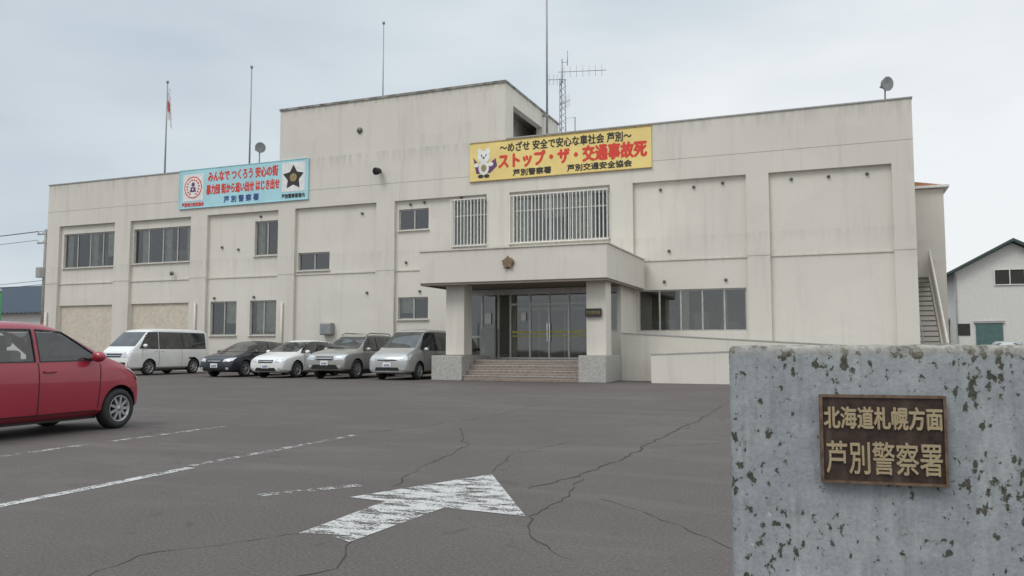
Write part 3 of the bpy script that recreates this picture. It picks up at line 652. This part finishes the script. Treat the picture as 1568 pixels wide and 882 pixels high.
def car(name,loc,head,st,W,wx,wr,paint,side=(),front=(),rear=(),seams=(),handles=(),mirror=None,spokes=7,rails=False,plate=None,hollow=None):
    g=empty(name,loc,R(head))
    n=10; V=[];F=[]
    for s in st:
        rg=ring(*s); V+=[(a,b,c) for a,b,c in rg]+[(a,-b,c) for a,b,c in rg[1:-1]]
    m=2*n-2
    order=list(range(n))+list(range(m-1,n-1,-1))
    for i in range(len(st)-1):
        for k in range(m):
            a=order[k]; b=order[(k+1)%m]; F.append((i*m+a,i*m+b,(i+1)*m+b,(i+1)*m+a))
    def cap(i,flip):
        o=i*m; L=lambda k:o+k; Rr=lambda k:o+(k if k in(0,n-1) else n+k-1)
        for k in range(n-1):
            f=[L(k),L(k+1),Rr(k+1),Rr(k)]; u=[]
            for q in f:
                if q not in u: u.append(q)
            F.append(tuple(u if flip else u[::-1]))
    cap(0,True); cap(len(st)-1,False)
    o=mk('tmp',V,F,paint); bm=bmesh.new(); bm.from_mesh(o.data); bmesh.ops.recalc_face_normals(bm,faces=bm.faces)
    cl=bm.edges.layers.float.new('crease_edge')
    for e in bm.edges:
        a,b=sorted(v.index for v in e.verts)
        ka,kb=a%m,b%m
        if a//m!=b//m and ka==kb and ka in (5,n+4): e[cl]=.45
        if a//m!=b//m and ka==kb and ka in (6,n+5,7,n+6): e[cl]=.3
        if a//m!=b//m and ka==kb and ka in (1,n,2,n+1): e[cl]=.5
    bm.to_mesh(o.data); bm.free()
    sb=o.modifiers.new('s','SUBSURF'); sb.levels=2; sb.render_levels=2
    me=eval_mesh(o); bpy.data.objects.remove(o)
    bm=bmesh.new(); bm.from_mesh(me); bvh=BVHTree.FromBMesh(bm); bm.free()
    body=bpy.data.objects.new('body',me); col.objects.link(body)
    cb=bmesh.new()
    for x in wx:
        for s in(-1,1):
            bmesh.ops.create_cone(cb,cap_ends=True,segments=40,radius1=wr+.045,radius2=wr+.045,depth=.6,matrix=Matrix.Translation((x,s*(W/2+.02),wr+.01))@Matrix.Rotation(R(90),4,'X'))
    cuts=[from_bm('cut',cb,M['black'])]
    if hollow:
        cuts.append(prism(hollow,'y',-W/2+.20,W/2-.20))
        for q in side: cuts.append(prism(q,'y',-2,2))
        cuts.append(prism(front[0][1],'x',.1,3)); cuts.append(prism(rear[0][1],'x',-3,-.9))
    for cu in cuts:
        bo=body.modifiers.new('b','BOOLEAN'); bo.object=cu; bo.operation='DIFFERENCE'; bo.solver='EXACT'
        me2=eval_mesh(body); body.modifiers.clear(); body.data=me2; bpy.data.objects.remove(cu)
    me2.materials.clear(); me2.materials.append(paint); me2.materials.append(M['black'])
    for p in me2.polygons:
        p.use_smooth=True; c=p.center; p.material_index=0
        h=bvh.find_nearest(c)
        if h[0] is not None and h[3]>.012: p.material_index=1
        for x in wx:
            rr=math.hypot(c.x-x,c.z-wr-.01)
            if rr<wr+.05 and abs(c.y)>W/2-.35 : p.material_index=1
    me2.set_sharp_from_angle(angle=R(35)); body.parent=g
    ymax=W/2+1
    def patch(nm,q,axis,sgn,mat,off=.006,nx=12,nz=6):
        V=[];F=[]
        for i in range(nx+1):
            for j in range(nz+1):
                s=i/nx;t=j/nz
                a=(1-s)*(1-t)*q[0][0]+s*(1-t)*q[1][0]+s*t*q[2][0]+(1-s)*t*q[3][0]
                b=(1-s)*(1-t)*q[0][1]+s*(1-t)*q[1][1]+s*t*q[2][1]+(1-s)*t*q[3][1]
                if axis=='y': org=Vector((a,sgn*ymax,b)); d=Vector((0,-sgn,0))
                else: org=Vector((sgn*4,a,b)); d=Vector((-sgn,0,0))
                h=bvh.ray_cast(org,d)
                if h[0] is None: h=bvh.find_nearest(org)
                nn=h[1]; nn=nn if nn.dot(d)<0 else -nn
                V.append(h[0]+nn*off)
        for i in range(nx):
            for j in range(nz):
                a=i*(nz+1)+j; F.append((a,a+nz+1,a+nz+2,a+1))
        return mk(nm,V,F,mat,g,True)
    gl=M['seeglass'] if hollow else M['carglass']
    for q in side:
        for s in(-1,1):
            if hollow:
                patch('side_glass',q,'y',s,gl,-.008)
                for k in range(4):
                    a=Vector(q[k]); b=Vector(q[(k+1)%4]); d=(b-a).normalized(); nn=Vector((-d.y,d.x))*-.016
                    patch('window_seal',[tuple(a-d*.014),tuple(b+d*.014),tuple(b+d*.014+nn),tuple(a-d*.014+nn)],'y',s,M['black'],.004,14,1)
            else:
                patch('side_glass',q,'y',s,gl,.010)
                cxx=sum(p[0] for p in q)/4; czz=sum(p[1] for p in q)/4
                q2=[(p[0]+(.03 if p[0]>cxx else -.03),p[1]+(.022 if p[1]>czz else -.022)) for p in q]
                patch('window_surround',q2,'y',s,M['black'],.005)
    for nm,q,mt,off in front: patch(nm,q,'x',1,gl if mt=='carglass' else M[mt],off)
    for nm,q,mt,off in rear: patch(nm,q,'x',-1,gl if mt=='carglass' else M[mt],off)
    for (xa,za,xb,zb2) in seams:
        for s in(-1,1):
            if abs(xa-xb)<abs(za-zb2): q=[(xa-.006,za),(xa+.006,za),(xb+.006,zb2),(xb-.006,zb2)]
            else: q=[(xa,za-.006),(xb,zb2-.006),(xb,zb2+.006),(xa,za+.006)]
            patch('door_seam',q,'y',s,M['black'],.004,1 if abs(xa-xb)<abs(za-zb2) else 14,14 if abs(xa-xb)<abs(za-zb2) else 1)
    for x,z in handles:
        for s in(-1,1):
            h=bvh.ray_cast(Vector((x,s*ymax,z)),Vector((0,-s,0)))
            yy=h[0].y; box('door_handle',x-.09,x+.09,min(yy,yy+s*.03),max(yy,yy+s*.03),z-.015,z+.015,paint,g,.008)
    if mirror:
        x,z=mirror
        for s in(-1,1):
            yy=s*(W/2+.07); bm=bmesh.new(); bmesh.ops.create_uvsphere(bm,u_segments=16,v_segments=10,radius=1,matrix=Matrix.Translation((x,yy,z))@Matrix.Diagonal((.07,.11,.075,1)))
            from_bm('wing_mirror',bm,paint,g,True); box('mirror_stem',x-.02,x+.02,min(s*(W/2-.1),yy),max(s*(W/2-.1),yy),z-.05,z-.02,M['black'],g)
    if plate:
        xx=bvh.ray_cast(Vector((4,0,plate)),Vector((-1,0,0)))[0].x
        box('number_plate',xx-.01,xx+.02,-.165,.165,plate-.08,plate+.085,M['plate'],g,.004)
        boxes('plate_digits',[(xx+.021,xx+.023,-.11+i*.062,-.07+i*.062,plate-.055,plate+.02) for i in range(4)],M['navy'],g)
    if hollow:
        for s in(-1,1):
            box('seat_back',-.42,-.26,s*.33-.22,s*.33+.22,.86,1.12,M['seat'],g,.05); box('headrest',-.42,-.31,s*.33-.11,s*.33+.11,1.16,1.31,M['seat'],g,.04); box('headrest_post',-.37,-.35,s*.33-.05,s*.33+.05,1.1,1.22,M['black'],g)
            box('rear_headrest',-1.2,-1.1,s*.3-.11,s*.3+.11,.98,1.14,M['seat'],g,.04)
        box('rear_seat',-1.25,-1.1,-.5,.5,.88,1.0,M['seat'],g,.04); box('dashboard',.55,.80,-.5,.5,.90,.97,M['black'],g,.03)
        V=[];F=[]; nn=24; mm=8
        for i in range(nn):
            a=2*math.pi*i/nn
            for j in range(mm):
                b=2*math.pi*j/mm; r=.17+.014*math.cos(b); p=Vector((.014*math.sin(b),r*math.cos(a),r*math.sin(a))); p.rotate(Matrix.Rotation(R(25),3,'Y')); V.append(p+Vector((.42,-.33,1.0)))
        for i in range(nn):
            for j in range(mm): F.append((i*mm+j,((i+1)%nn)*mm+j,((i+1)%nn)*mm+(j+1)%mm,i*mm+(j+1)%mm))
        mk('steering_wheel',V,F,M['black'],g,True)
    for x in wx:
        for s in(-1,1): wheel(g,x,s*(W/2-.115),wr,.1,spokes,s)
    box('underbody',wx[0]+.3,wx[1]-.3,-W/2+.15,W/2-.15,.17,.32,M['black'],g)
    if rails:
        for s in(-1,1): tube('roof_rail',[(-1.6,s*.56,rails-.02),(-1.4,s*.57,rails+.04),(.0,s*.57,rails+.05),(.25,s*.56,rails-.03)],.02,M['alud'],g,6)
    return g
def mirq(q): return [(-q[1][0],q[1][1]),(-q[0][0],q[0][1]),(-q[3][0],q[3][1]),(-q[2][0],q[2][1])]
def both(nm,q,mt,off): return [(nm,q,mt,off),(nm,mirq(q),mt,off)]
def paintm(nm,c,metal=.3): return simple(nm,c,.34,metal,var=.06,scale=2,coat=.7)

st=[(-2.35,.45,.95,1.42,.74,.60),(-2.28,.30,1.0,1.72,.82,.66),(-2.05,.24,1.02,1.83,.85,.68),(-1.0,.22,1.02,1.87,.85,.69),(.2,.22,1.0,1.87,.85,.69),(.72,.22,.98,1.80,.85,.67),(1.50,.22,.97,1.13,.85,.72),(2.0,.22,.90,1.02,.83,.68),(2.27,.24,.76,.88,.79,.62),(2.35,.30,.58,.70,.70,.52)]
fr=[('windscreen',[(-.68,1.16),(.68,1.16),(.58,1.74),(-.58,1.74)],'carglass',.008),('grille',[(-.40,.66),(.40,.66),(.46,.80),(-.46,.80)],'chrome',.008),('grille_slot',[(-.36,.69),(.36,.69),(.41,.73),(-.41,.73)],'black',.012),('intake',[(-.5,.34),(.5,.34),(.45,.46),(-.45,.46)],'black',.006)]
fr+=both('headlamp',[(.46,.66),(.80,.72),(.80,.93),(.50,.83)],'lamp',.010)+both('fog',[(.56,.38),(.70,.38),(.70,.46),(.56,.46)],'lamp',.012)
car('silver_minivan',(-14.85,25.35+2.35,0),-90,st,1.7,(-1.45,1.42),.32,paintm('silver_paint',(.46,.46,.45),.4),
 side=[[(.15,1.07),(1.28,1.10),(.70,1.70),(.15,1.72)],[(-.95,1.07),(.08,1.07),(.08,1.72),(-.95,1.72)],[(-2.02,1.09),(-1.05,1.07),(-1.05,1.72),(-1.92,1.68)]],
 front=fr,rear=[('rear_glass',[(-.62,1.15),(.62,1.15),(.55,1.62),(-.55,1.62)],'carglass',.008)],seams=[(.12,.32,.12,1.05),(-1.0,.32,-1.0,1.05),(1.1,.5,1.1,1.05)],handles=[(.3,.95),(-.15,.95)],mirror=(1.08,1.1),plate=.55)
st=[(-2.25,.5,.95,1.2,.78,.64),(-2.18,.35,1.02,1.5,.84,.65),(-1.95,.3,1.03,1.63,.87,.66),(-1,.28,1.02,1.69,.885,.67),(0,.28,1.0,1.69,.885,.67),(.35,.28,.99,1.62,.885,.65),(.98,.28,.99,1.10,.885,.76),(1.75,.28,.95,1.04,.875,.74),(2.15,.3,.84,.93,.85,.70),(2.25,.38,.66,.75,.78,.62)]
fr=[('windscreen',[(-.70,1.12),(.70,1.12),(.58,1.58),(-.58,1.58)],'carglass',.008),('grille',[(-.34,.70),(.34,.70),(.38,.84),(-.38,.84)],'black',.008),('grille_bar',[(-.34,.75),(.34,.75),(.35,.79),(-.35,.79)],'chrome',.014),('intake',[(-.6,.38),(.6,.38),(.5,.54),(-.5,.54)],'black',.006)]
fr+=both('headlamp',[(.42,.70),(.80,.72),(.82,.90),(.44,.86)],'lamp',.010)+both('fog',[(.58,.44),(.70,.44),(.70,.52),(.58,.52)],'lamp',.012)
car('silver_suv',(-17.5,25.35+2.25,0),-90,st,1.77,(-1.35,1.35),.36,paintm('champagne_silver_paint',(.38,.37,.34),.4),
 side=[[(-.1,1.06),(.86,1.08),(.40,1.57),(-.1,1.59)],[(-1.05,1.06),(-.17,1.06),(-.17,1.59),(-1.0,1.58)],[(-1.88,1.10),(-1.13,1.08),(-1.10,1.57),(-1.68,1.53)]],
 front=fr,rear=[],seams=[(-.13,.4,-.13,1.03),(-1.1,.7,-1.1,1.03),(.85,.5,.85,1.03)],handles=[(.05,.95),(-.95,.95)],mirror=(.72,1.1),rails=1.68,plate=.60)
def lowcar(H): 
    k=H/1.47
    return [(-2.2,.45,.8,1.0*k,.74,.6),(-2.1,.3,.9,1.17*k,.82,.62),(-1.85,.22,.93,1.3*k,.86,.61),(-1.1,.2,.92,1.44*k,.87,.61),(-.2,.2,.9,1.48*k,.87,.61),(.3,.2,.9,1.43*k,.87,.59),(1.15,.2,.88,.98,.87,.70),(1.75,.2,.80,.89,.85,.68),(2.1,.22,.68,.77,.80,.64),(2.2,.3,.50,.60,.70,.54)]
fr=[('windscreen',[(-.68,1.0),(.68,1.0),(.54,1.38),(-.54,1.38)],'carglass',.008),('grille',[(-.32,.58),(.32,.58),(.36,.69),(-.36,.69)],'black',.008),('grille_bar',[(-.3,.62),(.3,.62),(.32,.645),(-.32,.645)],'chrome',.014),('intake',[(-.5,.28),(.5,.28),(.42,.40),(-.42,.40)],'black',.006)]
fr+=both('headlamp',[(.42,.60),(.78,.64),(.80,.77),(.46,.71)],'lamp',.010)+both('fog',[(.56,.31),(.68,.31),(.68,.39),(.56,.39)],'lamp',.012)
sd=[[(-.15,.96),(1.0,.97),(.44,1.36),(-.15,1.39)],[(-1.1,.96),(-.22,.96),(-.22,1.39),(-1.05,1.36)],[(-1.85,1.0),(-1.18,.97),(-1.15,1.35),(-1.5,1.28)]]
car('white_hatchback',(-20.2,25.4+2.2,0),-90,lowcar(1.47),1.74,(-1.3,1.32),.32,paintm('white_car_paint',(.74,.74,.72),0),side=sd,front=fr,seams=[(-.18,.3,-.18,.94),(-1.1,.6,-1.1,.94),(.9,.4,.9,.94)],handles=[(0,.86),(-.95,.86)],mirror=(.82,1.0),plate=.46)
car('dark_sedan',(-22.75,25.5+2.2,0),-90,lowcar(1.44),1.74,(-1.3,1.32),.32,paintm('dark_car_paint',(.03,.033,.04),.3),side=sd,front=fr,seams=[(-.18,.3,-.18,.94),(-1.1,.6,-1.1,.94)],handles=[(0,.86),(-.95,.86)],mirror=(.82,1.0),plate=.46)
st=[(-2.35,.45,1.0,1.7,.80,.68),(-2.3,.3,1.05,1.90,.84,.72),(-2.1,.25,1.07,1.98,.85,.74),(0,.25,1.07,2.0,.85,.745),(1.0,.25,1.07,1.97,.85,.74),(1.28,.25,1.05,1.87,.85,.72),(1.95,.25,1.02,1.20,.85,.76),(2.20,.25,.95,1.08,.83,.72),(2.32,.28,.72,.86,.77,.64),(2.35,.34,.55,.66,.70,.56)]
fr=[('windscreen',[(-.72,1.22),(.72,1.22),(.63,1.83),(-.63,1.83)],'carglass',.008),('grille',[(-.42,.74),(.42,.74),(.46,.94),(-.46,.94)],'chrome',.008),('grille_slot',[(-.38,.77),(.38,.77),(.42,.82),(-.42,.82)],'black',.014),('grille_slot2',[(-.40,.86),(.40,.86),(.43,.91),(-.43,.91)],'black',.014),('bumper',[(-.76,.40),(.76,.40),(.77,.56),(-.77,.56)],'black',.006)]
fr+=both('headlamp',[(.48,.74),(.78,.76),(.80,1.02),(.50,.95)],'lamp',.010)
car('white_van',(-27.85,25.3+2.35,0),-90,st,1.7,(-1.35,1.22),.33,paintm('white_van_paint',(.76,.76,.74),0),
 side=[[(.75,1.13),(1.72,1.15),(1.24,1.80),(.75,1.82)],[(-.58,1.13),(.65,1.13),(.65,1.82),(-.58,1.82)],[(-2.08,1.13),(-.65,1.13),(-.65,1.82),(-2.04,1.80)]],
 front=fr,seams=[(.70,.35,.70,1.1),(-.62,.35,-.62,1.1),(1.6,.7,1.6,1.1)],handles=[(.85,1.02),(.5,1.02)],mirror=(1.55,1.25),plate=.48)
st=[(-1.7,.4,.9,1.18,.64,.5),(-1.64,.25,.95,1.36,.70,.54),(-1.42,.2,.95,1.45,.735,.56),(-.7,.19,.93,1.49,.74,.57),(.0,.19,.91,1.49,.74,.57),(.32,.19,.91,1.43,.74,.56),(1.02,.19,.90,1.03,.74,.63),(1.38,.2,.84,.94,.72,.60),(1.60,.22,.72,.82,.68,.52),(1.70,.3,.54,.62,.56,.42)]
fr=[('windscreen',[(-.58,1.05),(.58,1.05),(.48,1.37),(-.48,1.37)],'carglass',-.006),('grille',[(-.3,.56),(.3,.56),(.34,.64),(-.34,.64)],'black',.008)]+both('headlamp',[(.40,.66),(.66,.68),(.68,.86),(.44,.80)],'lamp',.010)
car('red_compact_car',(-10.22,7.60,0),93,st,1.475,(-1.23,1.2),.285,paintm('red_car_paint',(.30,.016,.036),.1),
 side=[[(-.12,.98),(.90,.99),(.32,1.355),(-.12,1.38)],[(-.98,.98),(-.20,.98),(-.20,1.38),(-.95,1.37)],[(-1.48,1.04),(-1.06,.99),(-1.02,1.36),(-1.36,1.33)]],
 front=fr,rear=[('rear_glass',[(-.5,1.05),(.5,1.05),(.46,1.31),(-.46,1.31)],'carglass',-.006)]+both('tail_lamp',[(.5,.8),(.66,.8),(.62,1.1),(.5,1.1)],'tail',.01),
 seams=[(-.16,.28,-.16,.955),(-1.02,.55,-1.02,.955),(.80,.32,.84,.94),(-.95,.29,.78,.29)],handles=[(.0,.84),(-.85,.84)],mirror=(.70,1.03),spokes=9,plate=.42,
 hollow=[(-1.42,.93),(.78,.93),(.26,1.375),(-1.32,1.375)])
car('silver_hatchback',(7.6,44.0,0),-100,lowcar(1.47),1.74,(-1.3,1.32),.32,bpy.data.materials['silver_paint'],side=sd,front=fr[1:2],mirror=(.82,1.0))

# ---------------------------------------------------------------- light, sky
el,az=R(52),R(205)
w=bpy.data.worlds.new('World'); scene.world=w; w.use_nodes=True; nt=w.node_tree
bg=nt.nodes['Background']; bg.inputs['Strength'].default_value=.1
sky=nt.nodes.new('ShaderNodeTexSky'); sky.sky_type='NISHITA'; sky.sun_disc=False; sky.sun_elevation=el; sky.sun_rotation=az; sky.dust_density=3
tc=nt.nodes.new('ShaderNodeTexCoord'); mp=nt.nodes.new('ShaderNodeMapping'); mp.inputs['Scale'].default_value=(1.0,1.0,3.2); nt.links.new(tc.outputs['Generated'],mp.inputs['Vector'])
n1=noise(nt,mp.outputs[0],1.5,4,.5,.3); n2=noise(nt,mp.outputs[0],3.5,4,.5,.2)
sep=nt.nodes.new('ShaderNodeSeparateXYZ'); nt.links.new(tc.outputs['Generated'],sep.inputs[0])
g1=math_n(nt,'MULTIPLY_ADD',sep.outputs['X'],.55); nt.nodes[-1].inputs[2].default_value=.76
g2=math_n(nt,'SUBTRACT',g1,math_n(nt,'MULTIPLY',sep.outputs['Z'],.75))
f=math_n(nt,'ADD',g2,math_n(nt,'MULTIPLY',math_n(nt,'SUBTRACT',n1,.5),1.1)); f=math_n(nt,'ADD',f,math_n(nt,'MULTIPLY',math_n(nt,'SUBTRACT',n2,.5),.45))
c=ramp(nt,f,[(.0,(.54,.62,.69)),(.35,(.70,.77,.82)),(.75,(.92,.95,.96))])
c=mix(nt,1.0,c,(10,10,10),'MULTIPLY')
mr=maprange(nt,sep.outputs['Z'],.45,1,1,2.3)
vm=nt.nodes.new('ShaderNodeVectorMath'); vm.operation='SCALE'; nt.links.new(c,vm.inputs[0]); nt.links.new(mr,vm.inputs['Scale'])
c=mix(nt,.08,vm.outputs[0],sky.outputs[0])
nt.links.new(c,bg.inputs['Color'])
sd_=bpy.data.lights.new('sun','SUN'); sd_.energy=1.2; sd_.angle=R(25); sd_.color=(1,.96,.90)
so=bpy.data.objects.new('sun',sd_); col.objects.link(so)
dirv=Vector((math.sin(az)*math.cos(el),math.cos(az)*math.cos(el),math.sin(el)))
so.rotation_euler=dirv.to_track_quat('Z','Y').to_euler()

# ---------------------------------------------------------------- camera
cd=bpy.data.cameras.new('camera'); cd.sensor_width=36; cd.lens=36*1240/1568; cd.clip_end=2000; cd.clip_start=.05
co=bpy.data.objects.new('camera',cd); col.objects.link(co); co.location=(0,0,1.15)
co.rotation_euler=(R(90+4.24),0,R(21.6)); scene.camera=co
scene.view_settings.view_transform='Standard'; scene.view_settings.look='None'; scene.view_settings.exposure=0
